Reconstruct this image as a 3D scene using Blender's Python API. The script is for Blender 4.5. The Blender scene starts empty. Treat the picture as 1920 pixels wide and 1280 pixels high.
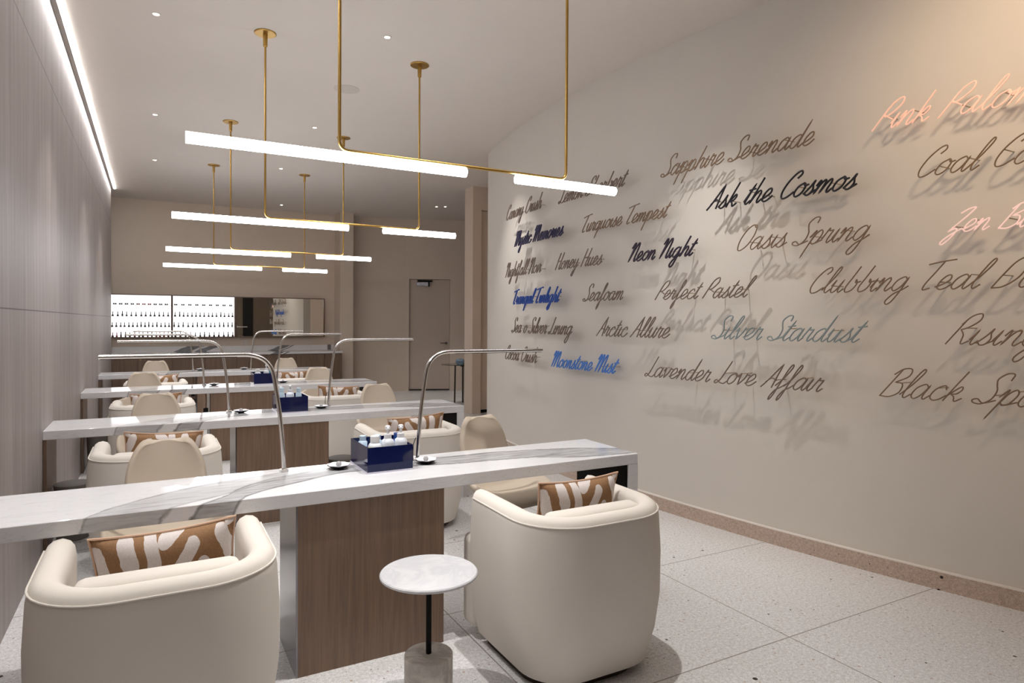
import bpy, bmesh, math, random
from mathutils import Vector, Matrix
random.seed(7)
PI = math.pi
SC = bpy.context.scene
COL = SC.collection

# ------------------------------------------------------------------ camera
def setup_camera():
    f, yaw, pitch, cy, h, roll = 1224.0, math.radians(28.79), math.radians(0.781), 620.43, 1.45, math.radians(0.343)
    fwd = Vector((math.sin(yaw) * math.cos(pitch), math.cos(yaw) * math.cos(pitch), -math.sin(pitch)))
    right = Vector((math.cos(yaw), -math.sin(yaw), 0))
    up = right.cross(fwd)
    r2 = right * math.cos(roll) + up * math.sin(roll)
    u2 = up * math.cos(roll) - right * math.sin(roll)
    cd = bpy.data.cameras.new('camera'); co = bpy.data.objects.new('camera', cd); COL.objects.link(co)
    m = Matrix((r2, u2, -fwd)).transposed().to_4x4()
    m.translation = (0, 0, h)
    co.matrix_world = m
    cd.sensor_fit = 'HORIZONTAL'; cd.sensor_width = 36
    cd.lens = f / 1920 * 36
    cd.shift_y = (cy - 640) / 1920
    cd.clip_start = 0.05
    SC.camera = co
setup_camera()

# ------------------------------------------------------------------ light and exposure
SC.view_settings.view_transform = 'Standard'
SC.view_settings.look = 'None'
SC.view_settings.gamma = 1.0
SC.view_settings.use_curve_mapping = False
SC.view_settings.exposure = 0.04
W = bpy.data.worlds.new('world'); SC.world = W; W.use_nodes = True
W.node_tree.nodes['Background'].inputs[0].default_value = (1.0, 0.97, 0.95, 1)
W.node_tree.nodes['Background'].inputs[1].default_value = 0.02
PENDANT_E = 24.0
COVE_E = 52.0
CASE_E = 1.7
SPOT_W = 115.0
CEIL = 3.58

# ------------------------------------------------------------------ materials
def lin(c):
    return tuple((v / 12.92 if v <= 0.04045 else ((v + 0.055) / 1.055) ** 2.4) for v in [k / 255 for k in c])
class NT:
    def __init__(s, name):
        s.m = bpy.data.materials.new(name); s.m.use_nodes = True
        s.t = s.m.node_tree; s.b = s.t.nodes['Principled BSDF']
    def n(s, typ, **kw):
        n = s.t.nodes.new('ShaderNode' + typ)
        for k, v in kw.items():
            if k.startswith('i_'):
                key = k[2:]; key = int(key) if key.isdigit() else key.replace('_', ' ')
                n.inputs[key].default_value = v
            else: setattr(n, k, v)
        return n
    def l(s, a, b): s.t.links.new(a, b)
    def math(s, op, a, b=None, c=None, clamp=False):
        n = s.t.nodes.new('ShaderNodeMath'); n.operation = op; n.use_clamp = clamp
        for i, v in enumerate((a, b, c)):
            if v is None: continue
            if isinstance(v, (int, float)): n.inputs[i].default_value = v
            else: s.l(v, n.inputs[i])
        return n.outputs[0]
    def mix(s, fac, a, b):
        n = s.t.nodes.new('ShaderNodeMix'); n.data_type = 'RGBA'
        for sock, v in ((n.inputs[0], fac), (n.inputs[6], a), (n.inputs[7], b)):
            if isinstance(v, (int, float)): sock.default_value = v
            elif isinstance(v, tuple): sock.default_value = (*v[:3], 1)
            else: s.l(v, sock)
        return n.outputs[2]
    def ramp(s, fac, stops):
        n = s.t.nodes.new('ShaderNodeValToRGB'); s.l(fac, n.inputs[0])
        e = n.color_ramp.elements
        while len(e) < len(stops): e.new(0.5)
        for el, (p, c) in zip(e, stops):
            el.position = p; el.color = (c, c, c, 1) if isinstance(c, (int, float)) else (*c, 1)
        return n.outputs[0]
    def obj(s): return s.n('TexCoord').outputs['Object']
    def noise(s, vec, scale, detail=3, rough=0.5, dist=0.0):
        n = s.n('TexNoise', i_Scale=scale, i_Detail=detail, i_Roughness=rough, i_Distortion=dist)
        if vec is not None: s.l(vec, n.inputs['Vector'])
        return n.outputs['Fac']
    def mapping(s, vec, scale=(1, 1, 1), rot=(0, 0, 0), loc=(0, 0, 0)):
        n = s.n('Mapping'); n.inputs['Scale'].default_value = scale; n.inputs['Rotation'].default_value = rot; n.inputs['Location'].default_value = loc
        s.l(vec, n.inputs['Vector']); return n.outputs[0]
    def col(s, c):
        if isinstance(c, tuple): s.b.inputs['Base Color'].default_value = (*c[:3], 1)
        else: s.l(c, s.b.inputs['Base Color'])
    def bump(s, h, strength=0.1, dist=0.01):
        n = s.n('Bump', i_Strength=strength, i_Distance=dist); s.l(h, n.inputs['Height']); s.l(n.outputs[0], s.b.inputs['Normal'])
    def rough(s, r): s.b.inputs['Roughness'].default_value = r
    def metal(s, r): s.b.inputs['Metallic'].default_value = r

def plain(name, rgb, rough=0.6, metal=0.0, var=0.04, scale=6.0, spec=0.5, bump=0.0, bscale=300):
    t = NT(name); c = lin(rgb); o = t.obj()
    f = t.noise(o, scale, 3)
    t.col(t.mix(f, tuple(v * (1 - var) for v in c), tuple(min(1, v * (1 + var)) for v in c)))
    t.rough(rough); t.metal(metal); t.b.inputs['Specular IOR Level'].default_value = spec
    if bump: t.bump(t.noise(o, bscale, 2), bump, 0.002)
    return t.m

def emit(name, rgb, strength, base=(250, 250, 250)):
    t = NT(name); t.col(lin(base)); t.rough(0.4)
    t.b.inputs['Emission Color'].default_value = (*lin(rgb), 1)
    t.b.inputs['Emission Strength'].default_value = strength
    return t.m

def wood(name, dark, light, rough=0.45, stretch=0.06, scale=26, seams=None):
    t = NT(name); o = t.obj()
    v = t.mapping(o, (1, 1, stretch))
    a = t.noise(v, scale, 5, 0.6, 0.6)
    b = t.noise(t.mapping(o, (1, 1, stretch * 0.5)), scale * 5, 3, 0.6)
    f = t.math('ADD', t.math('MULTIPLY', a, 0.7), t.math('MULTIPLY', b, 0.35))
    f = t.ramp(f, [(0.33, 0.0), (0.7, 1.0)])
    c = t.mix(f, lin(dark), lin(light))
    if seams:
        z = t.n('SeparateXYZ'); t.l(o, z.inputs[0])
        m = None
        for s in seams:
            d = t.math('LESS_THAN', t.math('ABSOLUTE', t.math('SUBTRACT', z.outputs[2], s)), 0.0035)
            m = d if m is None else t.math('MAXIMUM', m, d)
        c = t.mix(m, c, tuple(k * 0.45 for k in lin(dark)))
    t.col(c); t.rough(rough); t.bump(b, 0.05, 0.002)
    return t.m

def float_curve(t, x, pts):
    n = t.n('FloatCurve'); t.l(x, n.inputs['Value'])
    cu = n.mapping.curves[0]
    while len(cu.points) < len(pts): cu.points.new(0.5, 0.5)
    for p, (a, b) in zip(cu.points, pts): p.location = (a, b); p.handle_type = 'AUTO'
    n.mapping.update()
    return n.outputs[0]

def slab_marble(name):
    """white slab with two broad grey bands that sweep from the front edge to the far right corner"""
    t = NT(name); o = t.obj()
    s = t.n('SeparateXYZ'); t.l(o, s.inputs[0])
    # local coords: x 0..2.84 along the table, y 0..0.48 depth, z top = 0
    x = t.math('DIVIDE', s.outputs[0], 2.84)
    n1 = t.noise(o, 2.2, 4, 0.55); n2 = t.noise(o, 9.0, 4, 0.6); n3 = t.noise(t.mapping(o, (3, 26, 26), (0, 0, 0.35)), 2.0, 4, 0.6)
    v = t.math('ADD', t.math('DIVIDE', s.outputs[1], 0.48), t.math('MULTIPLY', s.outputs[2], 1.6))
    wob = t.math('ADD', t.math('MULTIPLY', t.math('SUBTRACT', n1, 0.5), 0.16), t.math('MULTIPLY', t.math('SUBTRACT', n2, 0.5), 0.06))
    vv = t.math('ADD', v, wob)
    x5 = t.math('ADD', x, t.math('MULTIPLY', t.math('SUBTRACT', n2, 0.5), 0.028))
    def band(lo, hi):
        L = t.math('SUBTRACT', t.math('MULTIPLY', float_curve(t, x5, hi), 3.0), 1.0)
        H = t.math('SUBTRACT', t.math('MULTIPLY', float_curve(t, x5, lo), 3.0), 1.0)
        d = t.math('MINIMUM', t.math('SUBTRACT', vv, L), t.math('SUBTRACT', H, vv))
        m = t.n('MapRange', i_1=-0.01, i_2=0.03); t.l(d, m.inputs[0])
        edge = t.n('MapRange', i_1=0.03, i_2=0.0); t.l(t.math('ABSOLUTE', t.math('SUBTRACT', d, 0.02)), edge.inputs[0])
        return m.outputs[0], edge.outputs[0]
    e = lambda y: (y + 1.0) / 3.0
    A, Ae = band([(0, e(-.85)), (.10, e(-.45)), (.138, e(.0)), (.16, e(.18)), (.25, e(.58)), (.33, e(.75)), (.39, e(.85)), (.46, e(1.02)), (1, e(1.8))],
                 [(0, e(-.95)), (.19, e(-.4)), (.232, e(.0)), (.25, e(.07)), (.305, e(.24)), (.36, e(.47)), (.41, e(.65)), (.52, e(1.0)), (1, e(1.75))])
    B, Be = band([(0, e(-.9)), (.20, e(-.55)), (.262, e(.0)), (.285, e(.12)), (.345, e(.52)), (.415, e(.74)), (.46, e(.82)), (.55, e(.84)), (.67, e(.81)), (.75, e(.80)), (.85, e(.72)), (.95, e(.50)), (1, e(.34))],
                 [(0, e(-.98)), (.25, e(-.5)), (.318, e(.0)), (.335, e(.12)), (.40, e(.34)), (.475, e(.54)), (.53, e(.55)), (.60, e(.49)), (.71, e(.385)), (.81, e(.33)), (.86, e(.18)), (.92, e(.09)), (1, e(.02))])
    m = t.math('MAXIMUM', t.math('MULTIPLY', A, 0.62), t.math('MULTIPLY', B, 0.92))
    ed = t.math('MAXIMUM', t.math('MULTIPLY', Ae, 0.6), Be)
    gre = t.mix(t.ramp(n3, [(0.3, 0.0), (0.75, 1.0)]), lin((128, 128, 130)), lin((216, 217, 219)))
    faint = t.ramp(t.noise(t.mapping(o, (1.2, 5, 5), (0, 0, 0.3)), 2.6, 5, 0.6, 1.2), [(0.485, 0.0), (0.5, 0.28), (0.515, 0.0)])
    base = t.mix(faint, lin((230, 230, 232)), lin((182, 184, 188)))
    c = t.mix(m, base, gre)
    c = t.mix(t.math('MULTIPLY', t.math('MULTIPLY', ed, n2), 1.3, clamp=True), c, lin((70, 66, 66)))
    t.col(c); t.rough(0.07)
    return t.m

def soft_marble(name, base=(216, 216, 218), vein=(165, 170, 180), amt=0.5, rough=0.25):
    t = NT(name); o = t.obj()
    n = t.noise(o, 5.0, 6, 0.6, 1.6)
    f = t.ramp(n, [(0.40, 0.0), (0.5, amt), (0.60, 0.05)])
    t.col(t.mix(f, lin(base), lin(vein))); t.rough(rough)
    return t.m

def terrazzo(name, base=(238, 238, 238), joints=True, dense=1.0):
    t = NT(name); o = t.obj()
    f1 = t.noise(o, 70, 4, 0.7); f2 = t.noise(o, 22, 3, 0.6); f3 = t.noise(o, 240, 2, 0.6)
    c = t.mix(t.ramp(f1, [(0.35, 0.0), (0.7, 1.0)]), tuple(v * 0.70 for v in lin(base)), tuple(min(1, v * 1.08) for v in lin(base)))
    c = t.mix(t.ramp(f3, [(0.52, 0.0), (0.66, 0.55 * dense)]), c, lin((150, 122, 104)))
    c = t.mix(t.ramp(f2, [(0.58, 0.0), (0.78, 0.22 * dense)]), c, lin((168, 146, 130)))
    def chips(scale, r, keep, colr, c):
        v = t.n('TexVoronoi', i_Scale=scale); t.l(o, v.inputs['Vector'])
        sep = t.n('SeparateColor'); t.l(v.outputs['Color'], sep.inputs[0])
        size = t.math('MULTIPLY', t.math('MULTIPLY', t.math('ADD', t.math('MULTIPLY', sep.outputs[1], 0.7), 0.3), r), t.math('GREATER_THAN', sep.outputs[0], 1 - keep))
        return t.mix(t.math('LESS_THAN', v.outputs['Distance'], size), c, lin(colr))
    c = chips(13, 0.15, 0.28, (40, 34, 32), c)
    c = chips(34, 0.16, 0.22, (132, 112, 100), c)
    c = chips(40, 0.24, 0.25, (186, 168, 156), c)
    if joints:
        s = t.n('SeparateXYZ'); t.l(o, s.inputs[0])
        def line(v, off, per):
            q = t.math('ABSOLUTE', t.math('SUBTRACT', t.math('FRACT', t.math('DIVIDE', t.math('ADD', v, off), per)), 0.5))
            return t.math('LESS_THAN', t.math('SUBTRACT', 0.5, q), 0.0032 / per)
        a = line(s.outputs[0], 0.02, 1.30); b = line(s.outputs[1], 0.87, 0.96)
        c = t.mix(t.math('MULTIPLY', t.math('MAXIMUM', a, b), 0.75), c, lin((128, 116, 106)))
    t.col(c); t.rough(0.22)
    return t.m

def pillow_mat(name):
    """brown linen with broad off white brush strokes"""
    t = NT(name); o = t.obj()
    inf = t.n('ObjectInfo')
    n = t.n('TexNoise', i_Scale=16.0, i_Detail=2.0); t.l(o, n.inputs['Vector'])
    vm = t.n('VectorMath', operation='MULTIPLY_ADD'); t.l(n.outputs['Color'], vm.inputs[0]); vm.inputs[1].default_value = (0.022, 0.0, 0.022); t.l(o, vm.inputs[2])
    sp = t.n('SeparateXYZ'); t.l(vm.outputs[0], sp.inputs[0])
    sg = t.math('SUBTRACT', t.math('MULTIPLY', t.math('GREATER_THAN', inf.outputs['Random'], 0.5), 2.0), 1.0)
    x = t.math('MULTIPLY', t.math('SUBTRACT', sp.outputs[0], 0.011), sg); z = t.math('SUBTRACT', sp.outputs[2], 0.011)
    strokes = [(-.165,.125,-.195,.035,.021),(-.110,.045,-.120,-.05,.017),(-.080,.105,-.035,.030,.021),(-.045,.150,.005,.118,.017),(.042,.130,.032,.030,.019),(.032,.030,.050,-.05,.018),
               (.112,.125,.100,.060,.023),(.128,.010,.090,-.045,.019),(.192,.115,.170,.020,.018),(-.190,-.040,-.160,-.11,.020),(-.035,-.040,-.055,-.12,.019),(.135,-.105,.190,-.07,.019),(.0,-.125,.06,-.115,.018),(-.205,.150,-.19,.145,.012)]
    m = None
    for ax, az, bx, bz, r in strokes:
        ex, ez = bx - ax, bz - az; L2 = ex*ex + ez*ez
        px = t.math('SUBTRACT', x, ax); pz = t.math('SUBTRACT', z, az)
        h = t.math('DIVIDE', t.math('ADD', t.math('MULTIPLY', px, ex), t.math('MULTIPLY', pz, ez)), L2, clamp=True)
        dx = t.math('SUBTRACT', px, t.math('MULTIPLY', h, ex)); dz = t.math('SUBTRACT', pz, t.math('MULTIPLY', h, ez))
        d = t.math('SUBTRACT', t.math('ADD', t.math('MULTIPLY', dx, dx), t.math('MULTIPLY', dz, dz)), r * r)
        m = d if m is None else t.math('MINIMUM', m, d)
    m = t.math('LESS_THAN', m, 0.0)
    weave = t.noise(o, 220, 2)
    br = t.mix(weave, lin((128, 92, 60)), lin((168, 130, 94)))
    wh = t.mix(weave, lin((208, 198, 194)), lin((238, 230, 226)))
    t.col(t.mix(m, br, wh)); t.rough(0.85); t.bump(weave, 0.15, 0.002)
    return t.m

def glassy(name, rgb, rough=0.05, trans=1.0):
    t = NT(name); t.col(lin(rgb)); t.rough(rough); t.b.inputs['Transmission Weight'].default_value = trans; t.b.inputs['IOR'].default_value = 1.46
    return t.m

M = {}
M['wall'] = plain('beige_wall_paint', (212, 205, 196), 0.75, var=0.02, bump=0.03)
M['wall_dim'] = plain('taupe_wall_covering', (212, 195, 178), 0.7, var=0.03, bump=0.03)
M['ceil'] = plain('ceiling_paint', (220, 211, 202), 0.85, var=0.015)
M['leftwood'] = wood('pale_taupe_veneer', (146, 135, 131), (176, 167, 163), 0.55, 0.05, 14, seams=(1.50, 3.02))
M['cabwood'] = wood('brown_cabinet_veneer', (104, 82, 66), (128, 104, 86), 0.45, 0.05, 40)
M['pedwood'] = wood('brown_pedestal_veneer', (110, 88, 72), (142, 116, 96), 0.42, 0.04, 46)
M['framewood'] = wood('walnut_frame', (84, 60, 44), (108, 80, 60), 0.4, 0.2, 30)
M['slab'] = slab_marble('banded_white_marble')
M['marble'] = soft_marble('soft_white_marble', amt=0.28)
M['greymarble'] = soft_marble('warm_grey_marble', (206, 200, 192), (150, 142, 134), 0.7, 0.4)
def backsplash_marble():
    t = NT('backsplash_marble'); o = t.obj(); s = t.n('SeparateXYZ'); t.l(o, s.inputs[0])
    q = t.math('ADD', t.math('SUBTRACT', s.outputs[0], t.math('MULTIPLY', s.outputs[2], 2.2)), t.math('MULTIPLY', t.noise(o, 6, 4), 0.18))
    m = None
    for a, b in ((-1.50, -1.24), (-1.16, -0.96), (0.12, 0.30), (0.34, 0.38)):
        k = t.math('MULTIPLY', t.math('GREATER_THAN', q, a), t.math('LESS_THAN', q, b)); m = k if m is None else t.math('MAXIMUM', m, k)
    g = t.mix(t.noise(t.mapping(o, (1, 1, 6)), 9, 4), lin((84, 82, 84)), lin((160, 158, 160)))
    t.col(t.mix(m, t.mix(t.noise(o, 4, 4), lin((218, 214, 212)), lin((236, 234, 232))), g)); t.rough(0.2); return t.m
M['backsplash'] = backsplash_marble()
M['floor'] = terrazzo('terrazzo_floor')
M['base'] = terrazzo('terrazzo_baseboard', (206, 184, 168), False, 1.4)
M['rearwall'] = plain('rear_wall_paint', (138, 124, 110), 0.8)
M['capstone'] = plain('baseboard_edge', (232, 224, 216), 0.4)
M['brass'] = plain('brushed_brass', (186, 150, 84), 0.34, 1.0, 0.05, 40)
M['chrome'] = plain('polished_nickel', (214, 210, 206), 0.2, 1.0, 0.02)
M['steel'] = plain('mirror_steel', (128, 126, 130), 0.22, 1.0, 0.03)
M['black'] = plain('black_paint', (16, 15, 16), 0.75, var=0.1, spec=0.2)
M['rubber'] = plain('dark_rubber', (38, 36, 38), 0.6)
M['fabric'] = plain('cream_upholstery', (222, 215, 206), 0.9, var=0.02, spec=0.2, bump=0.12, bscale=500)
M['leather'] = plain('beige_leather', (196, 182, 164), 0.6, var=0.03, spec=0.3)
M['plinth'] = plain('dark_bronze_plinth', (58, 48, 42), 0.5, 0.3)
M['pillow'] = pillow_mat('patterned_brown_linen')
M['piping'] = plain('tan_piping', (212, 176, 150), 0.8)
M['navy'] = plain('navy_acrylic', (6, 18, 66), 0.06, var=0.05, spec=0.45)
M['navyin'] = plain('navy_acrylic_inner', (34, 72, 150), 0.1, var=0.05, spec=0.7)
M['clear'] = plain('clear_acrylic_edge', (212, 208, 224), 0.1, spec=0.8)
M['tube'] = emit('lit_tube', (246, 249, 255), PENDANT_E)
M['cove'] = emit('lit_led_line', (250, 250, 250), COVE_E)
M['lens'] = emit('lit_downlight_lens', (255, 244, 228), 14)
M['caseback'] = emit('lit_case_panel', (255, 253, 252), CASE_E)
M['mirror'] = plain('mirror_glass', (225, 222, 214), 0.01, 1.0, 0.0)
M['door'] = plain('taupe_door_paint', (192, 176, 161), 0.55, var=0.02)
M['white'] = plain('white_plastic', (228, 228, 230), 0.35)
M['ivory'] = plain('frosted_white_bottle', (226, 230, 238), 0.3, var=0.02)
M['yellow'] = plain('pale_yellow_cream', (224, 216, 160), 0.4)
M['teal'] = plain('teal_bottle', (28, 146, 160), 0.25)
M['paleblue'] = plain('pale_blue_bottle', (196, 218, 234), 0.3)
M['binmetal'] = plain('grey_bin_lacquer', (132, 126, 118), 0.5, 0.0)
M['stone'] = plain('grey_stone', (168, 166, 166), 0.6, var=0.15, scale=60)
M['glass'] = glassy('table_glass', (214, 228, 224))
M['blueglass'] = glassy('blue_glass', (190, 214, 232), 0.08, 0.7)
M['grille'] = plain('speaker_grille', (206, 197, 188), 0.8, var=0.05, scale=200)
M['outlet'] = plain('outlet_plate', (206, 198, 190), 0.5)
M['greyplate'] = plain('grey_plate', (120, 112, 106), 0.5)
M['standoff'] = plain('clear_standoff', (176, 160, 144), 0.4)
M['void_black'] = plain('dark_void', (14, 15, 18), 0.6)  # near black colour that paints the darkness of unlit space

# ------------------------------------------------------------------ mesh helpers
def nb(): return bmesh.new()
def box(bm, x0, x1, y0, y1, z0, z1, bev=0.0, seg=2):
    vs = [bm.verts.new(p) for p in ((x0,y0,z0),(x1,y0,z0),(x1,y1,z0),(x0,y1,z0),(x0,y0,z1),(x1,y0,z1),(x1,y1,z1),(x0,y1,z1))]
    fs = [bm.faces.new([vs[i] for i in f]) for f in ((3,2,1,0),(4,5,6,7),(0,1,5,4),(1,2,6,5),(2,3,7,6),(3,0,4,7))]
    if bev:
        es = list({e for f in fs for e in f.edges})
        bmesh.ops.bevel(bm, geom=es, offset=bev, segments=seg, affect='EDGES', profile=0.5)
    return bm
def tube(bm, pts, r, n=10, cap=True):
    pts = [Vector(p) for p in pts]
    rings = []
    t0 = (pts[1] - pts[0]).normalized()
    up = Vector((0, 0, 1)) if abs(t0.z) < 0.9 else Vector((0, 1, 0))
    a = t0.cross(up).normalized()
    for i, p in enumerate(pts):
        if i == 0: t = pts[1] - pts[0]
        elif i == len(pts) - 1: t = pts[-1] - pts[-2]
        else: t = (pts[i + 1] - pts[i]).normalized() + (pts[i] - pts[i - 1]).normalized()
        if t.length < 1e-9: t = t0.copy()
        t.normalize(); t0 = t
        a = a - t * a.dot(t)
        if a.length < 1e-6: a = t.orthogonal()
        a.normalize(); b = t.cross(a)
        rr = r[i] if isinstance(r, (list, tuple)) else r
        rings.append([bm.verts.new(p + (a * math.cos(2*PI*k/n) + b * math.sin(2*PI*k/n)) * rr) for k in range(n)])
    for A, B in zip(rings, rings[1:]):
        for k in range(n): bm.faces.new((A[k], A[(k+1) % n], B[(k+1) % n], B[k]))
    if cap:
        bm.faces.new(rings[0][::-1]); bm.faces.new(rings[-1])
    return bm
def lathe(bm, prof, n=32, c=(0, 0, 0), wave=None):
    rings = []
    for r, z in prof:
        ring = []
        for k in range(n):
            a = 2*PI*k/n; q = r * (1 + (wave(a, r) if wave else 0))
            ring.append(bm.verts.new((c[0] + q*math.cos(a), c[1] + q*math.sin(a), c[2] + z)))
        rings.append(ring)
    for A, B in zip(rings, rings[1:]):
        for k in range(n): bm.faces.new((A[k], A[(k+1) % n], B[(k+1) % n], B[k]))
    bm.faces.new(rings[0][::-1]); bm.faces.new(rings[-1])
    return bm
def sphere(bm, c, r, u=16, v=10):
    bmesh.ops.create_uvsphere(bm, u_segments=u, v_segments=v, radius=r, matrix=Matrix.Translation(c)); return bm
def prism(bm, poly, z0, z1):
    a = [bm.verts.new((x, y, z0)) for x, y in poly]; b = [bm.verts.new((x, y, z1)) for x, y in poly]
    bm.faces.new(a[::-1]); bm.faces.new(b); n = len(poly)
    for i in range(n): bm.faces.new((a[i], a[(i+1) % n], b[(i+1) % n], b[i]))
    return bm
def bez(p, r=0.06, n=6):
    """polyline with rounded corners"""
    p = [Vector(q) for q in p]; out = [p[0]]
    for i in range(1, len(p) - 1):
        a = (p[i-1] - p[i]); b = (p[i+1] - p[i]); ra = min(r, a.length * .49, b.length * .49)
        s = p[i] + a.normalized() * ra; e = p[i] + b.normalized() * ra
        for k in range(n + 1):
            u = k / n; out.append(s * (1-u)**2 + p[i] * 2*u*(1-u) + e * u*u)
    out.append(p[-1]); return out
def obj(name, bm, m, parent=None, smooth=True, ang=35, loc=None, rot=None, scale=None):
    bmesh.ops.recalc_face_normals(bm, faces=bm.faces)
    me = bpy.data.meshes.new(name); bm.to_mesh(me); bm.free()
    for q in (m if isinstance(m, (list, tuple)) else [m]): me.materials.append(M[q] if isinstance(q, str) else q)
    if smooth:
        me.shade_smooth(); me.set_sharp_from_angle(angle=math.radians(ang))
    o = bpy.data.objects.new(name, me); COL.objects.link(o)
    if loc: o.location = loc
    if rot: o.rotation_euler = rot
    if scale: o.scale = scale
    if parent: o.parent = parent
    return o
def tag(o, label, cat, group=None):
    o['label'] = label; o['category'] = cat
    if group: o['group'] = group
    return o
def thing(name, label, cat, loc=(0, 0, 0), rz=0, group=None):
    o = bpy.data.objects.new(name, None); o.empty_display_size = 0.1; COL.objects.link(o)
    o.location = loc; o.rotation_euler = (0, 0, rz)
    return tag(o, label, cat, group)
def struct(o):
    o['kind'] = 'structure'; return o
def dup(root, loc, rz=0, label=None, group=None):
    def cp(o, par):
        c = o.copy(); COL.objects.link(c)
        if par: c.parent = par
        for ch in list(o.children): cp(ch, c)
        return c
    r = cp(root, None); r.location = loc; r.rotation_euler = (0, 0, rz)
    if label: r['label'] = label
    if group: r['group'] = group
    return r
def lamp(name, kind, loc, power, color, rot=(0, 0, 0), **kw):
    ld = bpy.data.lights.new(name, kind); ld.energy = power; ld.color = color
    for k, v in kw.items(): setattr(ld, k, v)
    lo = bpy.data.objects.new(name, ld); COL.objects.link(lo); lo.location = loc; lo.rotation_euler = rot
    return lo

# ------------------------------------------------------------------ the setting
KW, YW, XW = 0.0445, 4.85, 3.42
def xw(y): return XW + KW * (y - YW) ** 2
WALL_END = 7.40
struct(obj('floor', box(nb(), -5, 10, -5, 16, -0.2, 0), 'floor', smooth=False))
struct(obj('ceiling', box(nb(), -5, 10, -5, 16, CEIL, CEIL + 0.2), 'ceil', smooth=False))
struct(obj('wall_left', box(nb(), -0.85, -0.60, -1.55, 12.45, 0, CEIL), 'leftwood', smooth=False))
struct(obj('wall_back', box(nb(), -4.8, 3.52, 13.3, 13.5, 0, CEIL), 'wall_dim', smooth=False))
struct(obj('wall_pillar', box(nb(), 3.21, 3.47, 12.85, 13.3, 0, CEIL), 'wall_dim', smooth=False))
def seg_wall(name, a, b, t, z0, z1, m):
    a = Vector(a); b = Vector(b); d = (b - a).normalized(); n = Vector((-d.y, d.x))
    if n.y < 0: n = -n
    return struct(obj(name, prism(nb(), [a, b, b + n*t, a + n*t], z0, z1), m, smooth=False))
# angled wall with the service door
A0 = Vector((3.50, 13.32)); A1 = Vector((4.62, 13.02))
seg_wall('wall_corridor', A0, A1, 0.15, 0, CEIL, 'wall_dim')
DD = Vector((0.93, -0.37)).normalized()
DA = A1 + DD * 0.07; DB = A1 + DD * 0.92
def door_wall():
    bm = nb(); n = Vector((-DD.y, DD.x)); t = 0.14
    def piece(p, q, z0, z1): prism(bm, [p, q, q + n*t, p + n*t], z0, z1)
    E = A1 + DD * 2.2
    piece(A1, DA, 0, CEIL); piece(DA, DB, 2.34, CEIL); piece(DB, E, 0, CEIL)
    return bm
struct(obj('wall_doorway', door_wall(), 'wall_dim', smooth=False))
nD = Vector((-DD.y, DD.x))
def local_box(o, d, n, s0, s1, t0, t1, z0, z1):
    bm = nb(); P = lambda s, t: o + d*s + n*t
    return prism(bm, [P(s0, t0), P(s1, t0), P(s1, t1), P(s0, t1)], z0, z1)
d1 = struct(obj('door_1', local_box(A1, DD, nD, 0.075, 0.915, 0.07, 0.11, 0.03, 2.335), 'door', smooth=False))
obj('door_sweep', local_box(A1, DD, nD, 0.075, 0.915, 0.055, 0.112, 0.0, 0.03), 'plinth', d1, smooth=False)
cl = obj('door_closer', local_box(A1, DD, nD, 0.22, 0.46, 0.01, 0.07, 2.20, 2.27), 'steel', d1, smooth=False)
obj('closer_arm', local_box(A1, DD, nD, 0.24, 0.55, 0.015, 0.045, 2.285, 2.32), 'black', cl, smooth=False)
obj('closer_bracket', local_box(A1, DD, nD, 0.46, 0.49, 0.01, 0.07, 2.19, 2.30), 'black', cl, smooth=False)
hp = A1 + DD * 0.84
hb = nb(); sphere(hb, (hp.x - nD.x*-0.0, hp.y, 1.0), 0.026); tube(hb, [(hp.x, hp.y, 1.0), (hp.x - DD.x*0.12, hp.y - DD.y*0.12, 1.0)], 0.011)
tube(hb, [(hp.x, hp.y, 1.0), (hp.x + nD.x*0.075, hp.y + nD.y*0.075, 1.0)], 0.012)
obj('door_handle', hb, 'steel', d1)
# curved feature wall
def curved(off0, off1, y0, y1, z0, z1, n=72):
    ys = [y0 + (y1 - y0) * i / n for i in range(n + 1)]
    return prism(nb(), [(xw(y) + off0, y) for y in ys] + [(xw(y) + off1, y) for y in ys[::-1]], z0, z1)
struct(obj('wall_right', curved(0, 0.28, -1.55, WALL_END, 0, CEIL), 'wall', ang=20))
bb = struct(obj('baseboard_right', curved(-0.022, -0.001, -1.55, WALL_END, 0, 0.098), 'base', ang=20))
obj('baseboard_edge', curved(-0.022, -0.001, -1.55, WALL_END, 0.098, 0.106), 'capstone', bb, ang=20)
# closet front behind the end of the curved wall
struct(obj('wall_closet', box(box(box(nb(), 4.40, 4.55, 9.30, 9.60, 0, CEIL), 4.55, 6.4, 9.30, 9.60, 3.22, CEIL), 5.7, 6.4, 9.30, 9.60, 0, 3.22), 'wall_dim', smooth=False))
d2 = struct(obj('door_2', box(nb(), 4.555, 5.695, 9.36, 9.42, 0.05, 3.215), 'wall_dim', smooth=False))
obj('shadow_gap', box(nb(), 4.555, 5.695, 9.385, 9.42, 0.0, 0.05), 'black', d2, smooth=False)
struct(obj('wall_rear_baffle', box(nb(), -5, 10, -1.75, -1.55, 0, CEIL), 'rearwall', smooth=False))  # unseen rear wall, set close and dark to cut bounce onto the chairs
struct(obj('dark_opening', box(nb(), 3.12, 3.50, -1.55, -1.51, 0, 2.6), 'void_black', smooth=False))  # flat black box, its colour stands for the dark of an opening
seg_wall('wall_return', (3.97, 7.42), (5.70, 9.30), 0.12, 0, CEIL, 'wall_dim')
struct(obj('wall_leak_blocker', box(nb(), 9.5, 9.7, -4.5, 15.5, 0, CEIL), 'void_black', smooth=False))  # added far closure against light leaks, painted black to stay dark
struct(obj('wall_alcove', box(nb(), -4.9, -4.7, -4.5, 15.5, 0, CEIL), 'wall_dim', smooth=False))
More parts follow.
